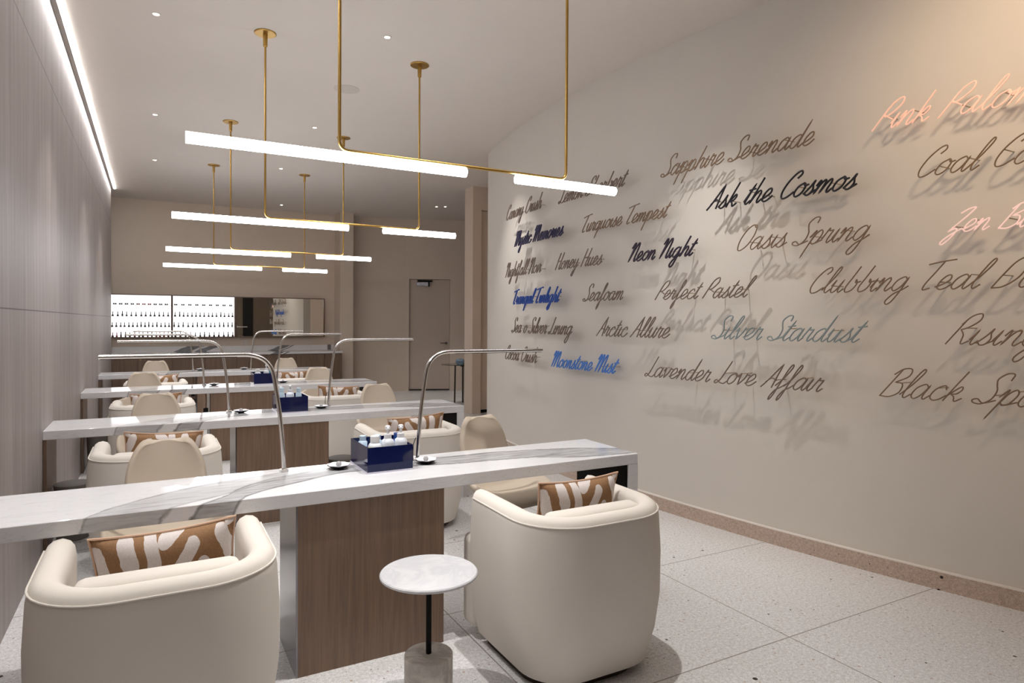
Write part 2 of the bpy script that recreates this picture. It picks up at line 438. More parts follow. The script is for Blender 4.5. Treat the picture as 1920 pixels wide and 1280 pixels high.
# led line in the ceiling along the panelled wall
cv = thing('linear_light', 'long lit white LED line in the ceiling along the panelled left wall', 'light', (-0.55, 4, CEIL))
obj('diffuser', box(nb(), -0.012, 0.014, -5.4, 8.42, -0.006, -0.0005), 'cove', cv, smooth=False)
obj('trim', box(nb(), -0.0485, -0.012, -5.4, 8.42, -0.008, -0.0005), 'greyplate', cv, smooth=False, )

# ------------------------------------------------------------------ manicure tables
RANK = ['nearest', 'second', 'third', 'farthest']
TY = [2.70, 4.91, 7.31, 9.56]          # front edge of each table
TZ = 0.76
def make_table():
    t = thing('manicure_table', '', 'table', (-0.60, TY[0], 0), group='marble manicure tables')
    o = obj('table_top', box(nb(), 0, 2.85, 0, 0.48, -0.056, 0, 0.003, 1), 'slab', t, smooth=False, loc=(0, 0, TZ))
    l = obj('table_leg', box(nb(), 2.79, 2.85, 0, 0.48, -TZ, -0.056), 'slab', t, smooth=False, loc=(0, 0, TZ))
    obj('inner_panel', box(nb(), 2.782, 2.79, 0.012, 0.468, 0.0, 0.704), 'black', t, smooth=False)
    obj('wall_panel', box(nb(), 0.002, 0.02, 0.01, 0.47, 0, 0.704), 'cabwood', t, smooth=False)
    p = obj('pedestal', box(nb(), 1.112, 1.75, 0.02, 0.40, 0, 0.704), 'pedwood', t, smooth=False)
    obj('side_panel', box(nb(), 1.104, 1.112, 0.02, 0.40, 0, 0.704), 'steel', p, smooth=False)['label'] = 'polished steel side panel'
    return t
tb0 = make_table()
TLAB = ['nearest to the camera', 'second from the camera', 'third from the camera', 'farthest from the camera, before the back counter']
tb0['label'] = 'long white marble manicure table on brown pedestal, ' + TLAB[0]
for i in (1, 2, 3): dup(tb0, (-0.60, TY[i], 0), 0, 'long white marble manicure table on brown pedestal, ' + TLAB[i])

# ------------------------------------------------------------------ pendants
PY = [2.94, 5.15, 7.62, 9.85]
def make_pendant():
    t = thing('linear_pendant', '', 'pendant light', (0, PY[0], CEIL), group='brass linear pendants')
    zt = 2.185 - CEIL; zr = zt + 0.030
    obj('suspension_pipe', tube(nb(), bez([(0.73, 0, -0.01), (0.73, 0, zr), (1.94, 0, zr), (1.94, 0, -0.01)], 0.045, 8), 0.0078, 12), 'brass', t)
    for name, a, b in (('long_tube', 0.115, 1.35), ('short_tube', 1.635, 2.265)):
        bm = nb(); tube(bm, [(a, 0, zt), (b, 0, zt)], 0.0235, 20)
        obj(name, bm, 'tube', t)
    for x in (0.73, 1.94):
        c = obj('canopy', lathe(nb(), [(0.078, 0), (0.078, -0.007), (0.074, -0.010), (0.012, -0.010)], 36, (x, 0, 0)), 'brass', t)
        obj('sleeve', lathe(nb(), [(0.017, -0.010), (0.0155, -0.10), (0.012, -0.103)], 20, (x, 0, 0)), 'brass', c)
    return t
pd = make_pendant()
PL = ['nearest and lowest in view', 'second from the camera', 'third from the camera', 'farthest from the camera']
PT = ['nearest', 'second', 'third', 'farthest']
pd['label'] = 'brass linear pendant with two lit white tubes over the nearest marble table'
for i in (1, 2, 3): dup(pd, (0, PY[i], CEIL), 0, 'brass linear pendant with two lit white tubes over the %s marble table' % PT[i])

# ------------------------------------------------------------------ downlights and ceiling speaker
def make_downlight():
    t = thing('downlight', '', 'ceiling light', (0, 0, CEIL), group='recessed ceiling downlights')
    obj('trim', lathe(nb(), [(0.034, 0.0), (0.034, -0.003), (0.022, -0.004), (0.020, -0.001)], 24), 'ceil', t)
    obj('lens', lathe(nb(), [(0.019, -0.001), (0.019, -0.003), (0.001, -0.0032)], 20), 'lens', t)
    return t
dl = make_downlight()
DLS = [(0.02, 5.21, 'in the left row, closest to the camera'), (0.02, 7.75, 'middle one of the left row'), (0.02, 9.94, 'farthest one of the left row'),
       (1.54, 4.77, 'right of the second pendant, nearest of the middle row'), (1.56, 7.38, 'second of the middle row, past the speaker'), (1.57, 9.60, 'third of the middle row'),
       (2.07, 12.6, 'farthest of the middle row, by the back wall'), (4.60, 11.30, 'left one of the close pair by the door'), (4.74, 11.22, 'right one of the close pair by the door')]
for i, (x, y, l) in enumerate(DLS):
    r = dl if i == 0 else dup(dl, (x, y, CEIL))
    r.location = (x, y, CEIL); r['label'] = 'small lit recessed ceiling downlight, ' + l
WARM = (1.0, 0.97, 0.94)
def spot(x, y, w, size=72, blend=0.8, col=WARM, rot=(0, 0, 0), rad=0.02):
    lamp('downlight_beam', 'SPOT', (x, y, CEIL - 0.012), w, col, rot, spot_size=math.radians(size), spot_blend=blend, shadow_soft_size=rad)
for x, y, l in DLS[:6]: spot(x, y, SPOT_W)
spot(0.02, 2.60, 170); spot(1.50, 2.35, 190)
spot(4.67, 11.26, SPOT_W)
def aim(x, y, tx, ty, tz, w, size, blend, col, rad=0.025):
    d = Vector((tx, ty, tz)) - Vector((x, y, CEIL - 0.012))
    spot(x, y, w, size, blend, col, d.to_track_quat('-Z', 'Y').to_euler(), rad)
# adjustable wall washers close to the lettered wall
aim(2.60, 3.28, 3.50, 3.40, 1.15, 115, 58, 1.0, WARM, 0.035)
aim(2.78, 6.30, 3.50, 6.30, 1.30, 90, 60, 1.0, WARM)
aim(2.60, 0.90, 3.95, 1.60, 2.50, 190, 96, 1.0, (1.0, 0.76, 0.52), 0.22)
tag(obj('ceiling_speaker', lathe(nb(), [(0.115, 0.0), (0.115, -0.003), (0.108, -0.005), (0.02, -0.005)], 40, (0, 0, 0)), 'grille', loc=(1.56, 6.02, CEIL)),
    'round flush speaker grille in the ceiling behind the nearest pendant', 'speaker')

# ------------------------------------------------------------------ desk lamps
def make_lamp(s):
    t = thing('desk_lamp', '', 'lamp', (0, 0, TZ), group='arched nickel desk lamps')
    obj('lamp_base', lathe(nb(), [(0.021, 0), (0.021, 0.010), (0.014, 0.014)], 24), 'chrome', t)
    obj('lamp_pole', tube(nb(), bez([(0, 0, 0.008), (s*0.012, 0, 0.22), (s*0.058, 0, 0.538), (s*0.72, 0, 0.538)], 0.115, 10), 0.0098, 14), 'chrome', t)
    obj('light_strip', box(nb(), *sorted((s*0.20, s*0.715)), -0.004, 0.004, 0.5275, 0.531), 'black', t, smooth=False)
    if s < 0: return t
    pts = [(-s*0.010, -0.004, 0.115), (-s*0.026, -0.012, 0.09), (-s*0.03, -0.016, 0.04), (-s*0.03, -0.018, 0.004)]
    obj('power_cord', tube(nb(), bez(pts, 0.03, 4), 0.002, 6), 'black', t)
    return t
lmL = make_lamp(-1); lmR = make_lamp(1)
LP = [((0.525, 3.12), (1.150, 3.06)), ((0.500, 5.33), (1.240, 5.33)), ((0.475, 7.68), (1.225, 7.73)), ((0.480, 9.95), (1.214, 9.93))]
for i in range(4):
    for side, proto in ((0, lmL), (1, lmR)):
        x, y = LP[i][side]
        r = proto if i == 0 else dup(proto, (0, 0, 0))
        r.location = (x, y, TZ)
        r['label'] = 'arched nickel desk lamp pointing %s on the %s marble table' % ('left' if side == 0 else 'right', RANK[i])

# ------------------------------------------------------------------ dishes with a stone ball
def make_dish():
    w = lambda a, r: 0.07 * math.cos(7 * a) * (r > 0.04)
    t = thing('petal_dish', '', 'dish', (0, 0, TZ), group='petal dishes on the tables')
    obj('bowl', lathe(nb(), [(0.024, 0.0), (0.050, 0.012), (0.060, 0.020), (0.061, 0.023), (0.056, 0.022), (0.030, 0.010), (0.002, 0.008)], 42, wave=w), 'white', t, ang=60)
    obj('underside', lathe(nb(), [(0.022, 0.0), (0.046, 0.0095), (0.058, 0.0175), (0.0595, 0.0195), (0.03, 0.006)], 42, (0, 0, -0.0006), wave=w), 'black', t, ang=60)['label'] = 'black outside of the dish'
    return t
ds = make_dish()
bl0 = tag(obj('stone_ball', sphere(nb(), (0, 0, 0), 0.013, 18, 12), 'stone'), '', 'ball', 'stone balls in the dishes')
DP = [(0.760, 3.06, 0, 'left'), (1.165, 2.985, 0, 'right'), (0.575, 5.25, 1, 'left'), (1.165, 5.25, 1, 'right'), (0.565, 7.60, 2, 'left'), (1.27, 7.62, 2, 'right'), (0.57, 9.95, 3, 'left'), (1.125, 9.92, 3, 'right')]
for k, (x, y, i, s) in enumerate(DP):
    r = ds if k == 0 else dup(ds, (0, 0, 0)); r.location = (x, y, TZ + 0.001); r.scale = (0.84, 0.84, 0.9)
    r['label'] = 'white scalloped dish with black underside, %s one on the %s marble table' % (s, RANK[i])
    b = bl0 if k == 0 else bl0.copy()
    if k: COL.objects.link(b)
    b.location = (x, y, TZ + 0.0218); b['label'] = 'small grey stone ball in the %s dish on the %s marble table' % (s, RANK[i])

# ------------------------------------------------------------------ navy boxes with bottles
def make_tray():
    t = thing('acrylic_box', '', 'box', (0, 0, TZ), group='navy acrylic boxes')
    w, d, h, e = 0.215, 0.285, 0.118, 0.005
    obj('base_plate', box(nb(), -0.003, w + 0.003, -0.003, d + 0.003, 0.0, 0.007), 'clear', t, smooth=False)
    bm = nb(); box(bm, 0, w, 0, e, 0.007, h); box(bm, 0, w, d - e, d, 0.007, h); box(bm, 0, e, e, d - e, 0.007, h); box(bm, w - e, w, e, d - e, 0.007, h)
    obj('walls', bm, 'navy', t, smooth=False)
    bm = nb(); box(bm, e, w - e, e, d - e, 0.007, 0.034)
    for a in (0.09, 0.19): box(bm, e, w - e, a, a + 0.004, 0.034, h - 0.03)
    obj('inner_dividers', bm, 'navyin', t, smooth=False)
    return t
tr = make_tray()
BX = [(0.846, 2.885), (0.815, 5.085), (0.950, 7.50)]
for i, (x, y) in enumerate(BX):
    r = tr if i == 0 else dup(tr, (0, 0, 0)); r.location = (x, y, TZ)
    r['label'] = 'open navy acrylic box of bottles on the %s marble table' % RANK[i]
def pump(body='ivory'):
    t = thing('pump_bottle', '', 'bottle')
    obj('bottle_body', lathe(nb(), [(0.022, 0), (0.0235, 0.004), (0.0235, 0.075), (0.021, 0.085), (0.013, 0.092)], 24), body, t)
    obj('collar', lathe(nb(), [(0.0135, 0.090), (0.0135, 0.108), (0.006, 0.110)], 20), 'white', t)
    bm = nb(); lathe(bm, [(0.005, 0.108), (0.005, 0.128)], 12); lathe(bm, [(0.009, 0.126), (0.0095, 0.138), (0.006, 0.141)], 16); tube(bm, [(0, 0, 0.134), (-0.012, -0.022, 0.131)], 0.0038, 8)
    obj('pump_head', bm, 'white', t)
    return t
def jar(body='yellow'):
    t = thing('cream_bottle', '', 'bottle')
    obj('bottle_body', lathe(nb(), [(0.022, 0), (0.0245, 0.004), (0.0245, 0.074), (0.020, 0.082), (0.014, 0.087)], 24), 'ivory', t)
    obj('contents_label', lathe(nb(), [(0.0250, 0.03), (0.0250, 0.072)], 24), body, t)['label'] = 'pale yellow contents'
    obj('cap', lathe(nb(), [(0.0165, 0.086), (0.0165, 0.112), (0.015, 0.114)], 20), 'white', t)
    return t
def vial(body='teal'):
    t = thing('small_bottle', '', 'bottle')
    obj('bottle_body', lathe(nb(), [(0.016, 0), (0.017, 0.003), (0.017, 0.090), (0.010, 0.100)], 20), body, t)
    obj('cap', lathe(nb(), [(0.0125, 0.099), (0.0125, 0.125), (0.011, 0.127)], 18), body, t)
    return t
pm0, jr0 = pump(), jar()
def put(root, first, b, dx, dy, label, h=0.0, rz=0.0, sc=1.0, wd=1.28):
    r = root if first else dup(root, (0, 0, 0))
    r.location = (BX[b][0] + dx, BX[b][1] + dy, TZ + 0.034 + h); r.rotation_euler = (0, 0, rz); r.scale = (wd, wd, sc); r['label'] = label; r['group'] = 'bottles in the navy boxes'
    return r
put(jr0, True, 0, 0.046, 0.040, 'squat bottle with yellow cream and white cap in the nearest navy box', 0.0, 0, 1.15)
put(pm0, True, 0, 0.110, 0.050, 'white pump bottle in the middle of the nearest navy box', 0.0, 0.3, 1.22)
put(pm0, False, 0, 0.174, 0.052, 'white pump bottle on the right in the nearest navy box', 0.0, 0.2, 1.22)
v0 = vial('navyin'); put(v0, True, 0, 0.184, 0.135, 'small dark blue vial at the right end of the nearest navy box', 0, 0, 0.95)
v1 = vial('paleblue'); put(v1, True, 0, 0.045, 0.235, 'pale small bottle in the back left corner of the nearest navy box', 0, 0, 0.8)
put(v1, False, 0, 0.120, 0.240, 'pale small bottle in the back middle of the nearest navy box', 0, 0, 0.78)
put(v1, False, 1, 0.030, 0.050, 'pale blue bottle at the front left of the second navy box', 0, 0, 1.2)
put(pm0, False, 1, 0.042, 0.150, 'white pump bottle at the left of the second navy box', 0, 0.3, 1.1)
put(pm0, False, 1, 0.110, 0.150, 'white pump bottle in the middle of the second navy box', 0, 0.3, 1.15)
put(v1, False, 1, 0.155, 0.050, 'pale blue bottle at the front right of the second navy box', 0, 0, 1.15)
put(jr0, False, 2, 0.045, 0.05, 'squat cream bottle in the third navy box', 0, 0, 1.15)
put(pm0, False, 2, 0.135, 0.05, 'white pump bottle in the third navy box', 0, 0.3, 1.25)
v2 = vial('teal'); put(v2, True, 2, 0.185, 0.05, 'teal capped bottle in the third navy box', 0, 0, 1.3)

# ------------------------------------------------------------------ armchairs
def u_path(hw, yb, yf, r, n=10):
    """outer U seen from above: left arm front -> back -> right arm front"""
    pts = [(-hw, yf)]
    m = 4
    for k in range(1, m): pts.append((-hw, yf + (yb + r - yf) * k / m))
    for k in range(n + 1):
        a = PI + (PI / 2) * k / n; pts.append((-hw + r + r * math.cos(a), yb + r + r * math.sin(a)))
    pts.append((0, yb))
    out = pts + [(-x, y) for x, y in pts[-2::-1]]
    return out
def u_norms(p):
    ns = []
    for i in range(len(p)):
        a = Vector(p[max(0, i-1)]); b = Vector(p[min(len(p)-1, i+1)]); d = (b - a).normalized()
        ns.append(Vector((d.y, -d.x)))
    return ns
def shell_bm():
    p = u_path(0.356, -0.345, 0.25, 0.25); ns = u_norms(p)
    prof = [(0.084, 0.040), (0.058, 0.047), (0.022, 0.17), (0.002, 0.32), (0.0, 0.50), (0.008, 0.635), (0.013, 0.664), (0.022, 0.682), (0.038, 0.693), (0.062, 0.697), (0.086, 0.690), (0.099, 0.674), (0.105, 0.64), (0.105, 0.30), (0.105, 0.06)]
    bm = nb(); rows = []
    n = len(p)
    for i in range(n):
        row = []
        for d, z in prof:
            q = Vector(p[i]) - ns[i] * d
            e = min(i, n - 1 - i)
            f = 0.0
            if e == 0: f = -0.0 - 0.03 * (1 - abs(2 * (d / 0.105) - 1)) * -1   # bulge the arm front a little
            row.append(bm.verts.new((q.x, q.y + f, z)))
        rows.append(row)
    for A, B in zip(rows, rows[1:]):
        for k in range(len(prof) - 1): bm.faces.new((A[k], A[k+1], B[k+1], B[k]))
        bm.faces.new((A[-1], A[0], B[0], B[-1]))
    bm.faces.new(rows[0]); bm.faces.new(rows[-1][::-1])
    return bm
def cushion_bm(x0, x1, y0, y1, z0, z1, bev=0.035):
    return box(nb(), x0, x1, y0, y1, z0, z1, bev, 4)
def pillow_bm(w=0.425, h=0.31, t=0.065, n=22, m=16):
    bm = nb()
    def grid(s):
        g = []
        for i in range(n + 1):
            r = []
            for j in range(m + 1):
                u = 2*i/n - 1; v = 2*j/m - 1
                px = w/2 * u * (1 - 0.10 * (1 - abs(u)**2) * 0 - 0.07 * (1 - v*v) * abs(u)**3); pz = h/2 * v * (1 - 0.10 * (1 - u*u) * abs(v)**3)
                th = t * (max(0, 1 - abs(u)**2.6) ** 0.55) * (max(0, 1 - abs(v)**2.6) ** 0.55)
                r.append(bm.verts.new((px, s * th, pz)))
            g.append(r)
        for i in range(n):
            for j in range(m): bm.faces.new((g[i][j], g[i+1][j], g[i+1][j+1], g[i][j+1]))
    grid(1); grid(-1)
    bmesh.ops.remove_doubles(bm, verts=bm.verts, dist=0.0006)
    return bm
def pillow_edge(w=0.425, h=0.31, n=22, m=16):
    e = []
    f = lambda u, v: (w/2 * u * (1 - 0.07 * (1 - v*v) * abs(u)**3), 0, h/2 * v * (1 - 0.10 * (1 - u*u) * abs(v)**3))
    for i in range(n): e.append(f(2*i/n - 1, -1))
    for j in range(m): e.append(f(1, 2*j/m - 1))
    for i in range(n): e.append(f(1 - 2*i/n, 1))
    for j in range(m + 1): e.append(f(-1, 1 - 2*j/m))
    return tube(nb(), e, 0.0045, 6, False)
def make_armchair():
    t = thing('barrel_armchair', '', 'armchair', group='cream barrel armchairs')
    sh = obj('shell', shell_bm(), 'fabric', t, ang=50)
    p = u_path(0.356, -0.345, 0.25, 0.25); ns = u_norms(p)
    obj('piping', tube(nb(), [((Vector(a) - n * 0.012).x, (Vector(a) - n * 0.012).y, 0.667) for a, n in zip(p, ns)], 0.0034, 8), 'fabric', sh)
    pl = [(x * 0.77, y * 0.77 + 0.02) for x, y in u_path(0.345, -0.335, 0.30, 0.24)]
    obj('plinth', prism(nb(), pl, 0.0, 0.042), 'plinth', t)
    obj('seat_base', cushion_bm(-0.246, 0.246, -0.225, 0.30, 0.055, 0.30, 0.02), 'fabric', t)
    bm = nb(); box(bm, -0.246, 0.246, -0.18, 0.29, 0.302, 0.46, 0.03, 4); 
    obj('seat_cushion', bm, 'fabric', t)
    bm = nb(); box(bm, -0.325, 0.325, 0.285, 0.41, 0.055, 0.475, 0.035, 4)
    obj('seat_front', bm, 'fabric', t)
    bm = nb(); box(bm, -0.225, 0.225, -0.05, 0.05, -0.12, 0.125, 0.03, 4)
    obj('back_cushion', bm, 'fabric', t, loc=(0, -0.178, 0.566), rot=(0.06, 0, 0))
    return t
ac0 = make_armchair()
pw0 = thing('lumbar_pillow', '', 'pillow', group='brown patterned pillows')
obj('cover', pillow_bm(), 'pillow', pw0, ang=80)
obj('piping', pillow_edge(), 'piping', pw0)
ACH = [(0.02, 2.43, 0.0), (1.588, 2.365, 0.0), (0.02, 4.49, 0.0), (1.63, 4.48, -0.03), (0.0, 6.88, 0), (1.66, 6.86, 0), (0.03, 9.15, 0), (1.62, 9.12, 0)]
for k, (x, y, rz) in enumerate(ACH):
    side = 'left' if k % 2 == 0 else 'right'
    r = ac0 if k == 0 else dup(ac0, (0, 0, 0)); r.location = (x, y, 0); r.rotation_euler = (0, 0, rz)
    r['label'] = 'cream barrel armchair on the %s before the %s marble table' % (side, RANK[k // 2])
    w = pw0 if k == 0 else dup(pw0, (0, 0, 0)); jit = ((k * 37) % 7 - 3) * 0.003
    w.location = (x + jit + (0.045 if k == 1 else 0.03), y + 0.005 + 0.008 * (k % 3), 0.622); w.rotation_euler = (0.20, 0.05 * ((k % 3) - 1), rz + 0.03 * ((k % 2) * 2 - 1))
    w['label'] = 'brown and white patterned pillow in the %s armchair before the %s marble table' % (side, RANK[k // 2])

# ------------------------------------------------------------------ task chairs
def chair_shell():
    # stations from seat front to back top: (y, z, half width, edge lift)
    st = [(-0.235, 0.435, 0.17, 0.0), (-0.245, 0.455, 0.20, 0.0), (-0.20, 0.470, 0.235, 0.012), (-0.10, 0.465, 0.255, 0.040), (0.0, 0.455, 0.262, 0.085), (0.09, 0.455, 0.258, 0.125), (0.155, 0.475, 0.235, 0.13),
          (0.195, 0.525, 0.195, 0.08), (0.215, 0.585, 0.172, 0.03), (0.232, 0.645, 0.172, 0.01), (0.25, 0.70, 0.174, 0.0), (0.265, 0.755, 0.166, 0.0), (0.277, 0.80, 0.149, 0.0), (0.287, 0.84, 0.128, 0.0), (0.292, 0.862, 0.108, 0.0), (0.294, 0.870, 0.085, 0.0)]
    bm = nb(); n = 14; g = []
    for i, (y, z, w, lift) in enumerate(st):
        row = []
        for k in range(n + 1):
            u = 2*k/n - 1
            back = max(0.0, min(1.0, (z - 0.5) / 0.15)) if y > 0.1 else 0.0
            row.append(bm.verts.new((w * u, y - back * 0.035 * u*u - (0.03 * u*u if lift > 0.05 else 0), z + lift * abs(u)**3)))
        g.append(row)
    for A, B in zip(g, g[1:]):
        for k in range(n): bm.faces.new((A[k], A[k+1], B[k+1], B[k]))
    bmesh.ops.recalc_face_normals(bm, faces=bm.faces)
    return bm
def make_task():
    t = thing('task_chair', '', 'chair', group='beige task chairs')
    s = obj('seat_shell', chair_shell(), 'leather', t, ang=180)
    md = s.modifiers.new('thick', 'SOLIDIFY'); md.thickness = 0.038; md.offset = 0.0
    ms = s.modifiers.new('sub', 'SUBSURF'); ms.levels = 1; ms.render_levels = 2
    obj('gas_column', lathe(nb(), [(0.06, 0.42), (0.06, 0.40), (0.026, 0.39), (0.026, 0.22), (0.034, 0.21), (0.034, 0.09)], 20), 'chrome', t)
    lg = None
    for k in range(5):
        a = 2*PI*k/5 + 0.3
        if lg is None:
            lg = obj('leg', tube(nb(), [(0.02, 0, 0.11), (0.14, 0, 0.098), (0.27, 0, 0.075)], [0.022, 0.018, 0.013], 10), 'chrome', t, rot=(0, 0, a))
            bm = nb(); 
            for s_ in (-1, 1): tube(bm, [(0.27, s_*0.006, 0.028), (0.27, s_*0.026, 0.028)], 0.028, 18)
            tube(bm, [(0.27, 0, 0.03), (0.27, 0, 0.075)], 0.007, 8)
            cs = obj('caster', bm, 'rubber', lg)
        else:
            l2 = lg.copy(); COL.objects.link(l2); l2.rotation_euler = (0, 0, a); l2.parent = t
            c2 = cs.copy(); COL.objects.link(c2); c2.parent = l2
    return t
tc0 = make_task()
TCH = [(0.06, 3.30, 0.02), (1.80, 3.33, 0.18), (0.02, 5.58, 0.0), (1.82, 5.60, 0.05), (-0.09, 7.98, 0), (1.80, 7.98, 0.03), (0.03, 10.25, 0), (1.80, 10.3, 0)]
for k, (x, y, rz) in enumerate(TCH):
    side = 'left' if k % 2 == 0 else 'right'
    r = tc0 if k == 0 else dup(tc0, (0, 0, 0)); r.location = (x, y, 0); r.rotation_euler = (0, 0, rz)
    r['label'] = 'beige task chair with tapered back, %s side behind the %s marble table' % (side, RANK[k // 2])

# ------------------------------------------------------------------ round side table in front
st_ = thing('side_table', 'small round white marble side table on black stem and marble drum in front', 'side table', (0.918, 2.315, 0))
obj('table_top', lathe(nb(), [(0.02, 0.486), (0.178, 0.486), (0.185, 0.490), (0.185, 0.497), (0.181, 0.501), (0.02, 0.501)], 64), 'marble', st_)
obj('stem', lathe(nb(), [(0.0105, 0.185), (0.0105, 0.487)], 20), 'black', st_)
obj('drum_base', lathe(nb(), [(0.089, 0.0), (0.092, 0.003), (0.092, 0.184), (0.088, 0.188), (0.01, 0.188)], 48), 'greymarble', st_)

# ------------------------------------------------------------------ waste bins
def make_bin():
    t = thing('waste_bin', '', 'bin', group='grey waste bins')
    obj('bin_body', lathe(nb(), [(0.085, 0.012), (0.092, 0.016), (0.105, 0.36), (0.107, 0.365), (0.102, 0.365), (0.092, 0.03), (0.01, 0.025)], 36), 'binmetal', t, ang=60)
    obj('bin_lid', lathe(nb(), [(0.1, 0.366), (0.108, 0.367), (0.108, 0.374), (0.10, 0.378), (0.01, 0.378)], 36), 'binmetal', t)
    obj('bin_foot', lathe(nb(), [(0.088, 0.0), (0.088, 0.013), (0.08, 0.014)], 36), 'chrome', t)
    return t
bn = make_bin()
for k, (x, y, l) in enumerate([(-0.465, 5.14, 'against the panelled wall under the second marble table'), (1.30, 5.15, 'beside the pedestal of the second marble table'), (-0.465, 7.50, 'against the panelled wall under the third marble table')]):
    r = bn if k == 0 else dup(bn, (0, 0, 0)); r.location = (x, y, 0); r['label'] = 'round grey waste bin ' + l
# power adapters hanging under the two far tables
ad = thing('power_adapter', '', 'adapter', group='black power adapters')
obj('adapter_box', box(nb(), -0.022, 0.022, -0.016, 0.016, -0.26, -0.15, 0.004), 'black', ad)
obj('adapter_cord', tube(nb(), bez([(0, 0, 0), (0.006, 0, -0.08), (0, 0, -0.15)], 0.03), 0.003, 6), 'black', ad)
for k, (x, y) in enumerate([(0.47, 7.36), (0.46, 9.60)]):
    r = ad if k == 0 else dup(ad, (0, 0, 0)); r.location = (x, y, 0.7030); r['label'] = 'black power adapter hanging on its cord under the %s marble table' % RANK[2 + k]

# ------------------------------------------------------------------ back counter
ct = thing('back_counter', 'long marble topped counter with brown cabinet doors along the back wall', 'counter', (0, 12.597, 0))
obj('worktop', box(nb(), -1.8, 3.195, -0.02, 0.70, 0.835, 0.875, 0.002, 1), 'backsplash', ct, smooth=False)
obj('backsplash', box(nb(), -1.8, 3.195, 0.675, 0.70, 0.875, 0.975), 'backsplash', ct, smooth=False)
obj('carcass', box(nb(), -1.79, 3.19, 0.03, 0.69, 0.08, 0.835), 'plinth', ct, smooth=False)
obj('toe_kick', box(nb(), -1.78, 3.18, 0.07, 0.60, 0.0, 0.08), 'plinth', ct, smooth=False)
xs = [-1.77 + 0.5135 * k for k in range(10)]
for k in range(9):
    d = obj('cabinet_door', box(nb(), xs[k] + 0.003, xs[k+1] - 0.003, 0.008, 0.03, 0.085, 0.825), 'cabwood', ct, smooth=False)
    if k == 3: obj('knob', sphere(nb(), (xs[k] + 0.04, 0.0, 0.78), 0.010), 'brass', d)
obj('end_panel', box(nb(), 2.86, 3.19, 0.008, 0.03, 0.0, 0.825), 'cabwood', ct, smooth=False)
# vein patches of the backsplash stone
for x, z, m, l in ((-0.10, 1.05, 'outlet', 'white outlet plate on the back wall below the left light case'), (1.53, 1.04, 'outlet', 'white outlet plate on the back wall below the mirror'), (3.10, 0.925, 'greyplate', 'grey outlet plate at the right end of the backsplash')):
    t = thing('wall_outlet', l, 'outlet', (x, 13.3 if z > 1 else 13.275, z), group='outlet plates')
    obj('plate', box(nb(), -0.035, 0.035, -0.007, 0, -0.055, 0.055, 0.002), m, t)
    obj('socket', box(nb(), -0.016, 0.016, -0.009, -0.007, -0.035, 0.035), m, t, smooth=False)

# ------------------------------------------------------------------ lit cases, mirror
def make_case(x0, x1, lab):
    t = thing('display_case', lab, 'display case', (0, 13.3, 0), group='lit display cases')
    z0, z1, d = 1.15, 1.885, -0.13
    bm = nb(); box(bm, x0, x1, d, 0, z0 - 0.012, z0); box(bm, x0, x1, d, 0, z1, z1 + 0.014); box(bm, x0, x0 + 0.014, d, 0, z0, z1); box(bm, x1 - 0.014, x1, d, 0, z0, z1)
    obj('frame', bm, 'framewood', t, smooth=False)
    obj('lit_panel', box(nb(), x0 + 0.014, x1 - 0.014, -0.012, -0.004, z0, z1), 'caseback', t, smooth=False)
    for z in (1.325, 1.512, 1.715): obj('glass_shelf', box(nb(), x0 + 0.014, x1 - 0.014, -0.105, -0.014, z - 0.006, z), 'shelfglass', t, smooth=False)
    return t
tshelf = NT('lit_glass_shelf'); tshelf.col(lin((236, 236, 236))); tshelf.rough(0.1); tshelf.b.inputs['Transmission Weight'].default_value = 0.9; M['shelfglass'] = tshelf.m
make_case(-1.40, 0.292, 'left white lit display case of nail polish on the back wall')
make_case(0.296, 1.345, 'right white lit display case of nail polish beside the mirror')
def bottle_mesh(i):
    bm = nb()
    if i == 0: lathe(bm, [(0.013, 0), (0.0145, 0.003), (0.0145, 0.022), (0.007, 0.030), (0.0062, 0.034), (0.0056, 0.078), (0.004, 0.080)], 10)
    elif i == 1: lathe(bm, [(0.010, 0), (0.011, 0.002), (0.011, 0.036), (0.007, 0.041), (0.0068, 0.084), (0.005, 0.086)], 10)
    else: lathe(bm, [(0.008, 0), (0.016, 0.008), (0.016, 0.016), (0.0065, 0.030), (0.0058, 0.074), (0.004, 0.076)], 10)
    return bm
def polish_mats():
    cs = [(44, 40, 44), (66, 60, 64), (92, 84, 88), (84, 50, 54), (140, 40, 52), (150, 84, 84), (176, 130, 118), (60, 30, 34), (120, 24, 34)]
    return [plain('nail_polish_%s' % n, c, 0.3, var=0.05) for n, c in zip(('charcoal', 'slate', 'grey', 'plum', 'red', 'rose', 'nude', 'wine', 'crimson'), cs)]
PMs = polish_mats()
protoB = {}
def bottle(i, mi):
    if (i, mi) not in protoB:
        bm = bottle_mesh(i); me = bpy.data.meshes.new('nail_polish'); bmesh.ops.recalc_face_normals(bm, faces=bm.faces); bm.to_mesh(me); bm.free()
        me.shade_smooth(); me.set_sharp_from_angle(angle=0.7); me.materials.append(PMs[mi]); protoB[(i, mi)] = me
    o = bpy.data.objects.new('nail_polish', protoB[(i, mi)]); o.scale = (1.25, 1.25, 1.08); COL.objects.link(o); return o
ORD = ['first', 'second', 'third', 'fourth', 'fifth', 'sixth', 'seventh', 'eighth', 'ninth', 'tenth', 'eleventh', 'twelfth', 'thirteenth', 'fourteenth', 'fifteenth', 'sixteenth']
rows = [('left', -0.615, 0.235, 13, 'top', 1.512), ('left', -0.625, 0.245, 15, 'middle', 1.325), ('left', -0.62, 0.24, 14, 'bottom', 1.15),
        ('right', 0.345, 1.305, 15, 'top', 1.512), ('right', 0.33, 1.30, 14, 'middle', 1.325), ('right', 0.35, 1.31, 13, 'bottom', 1.15)]
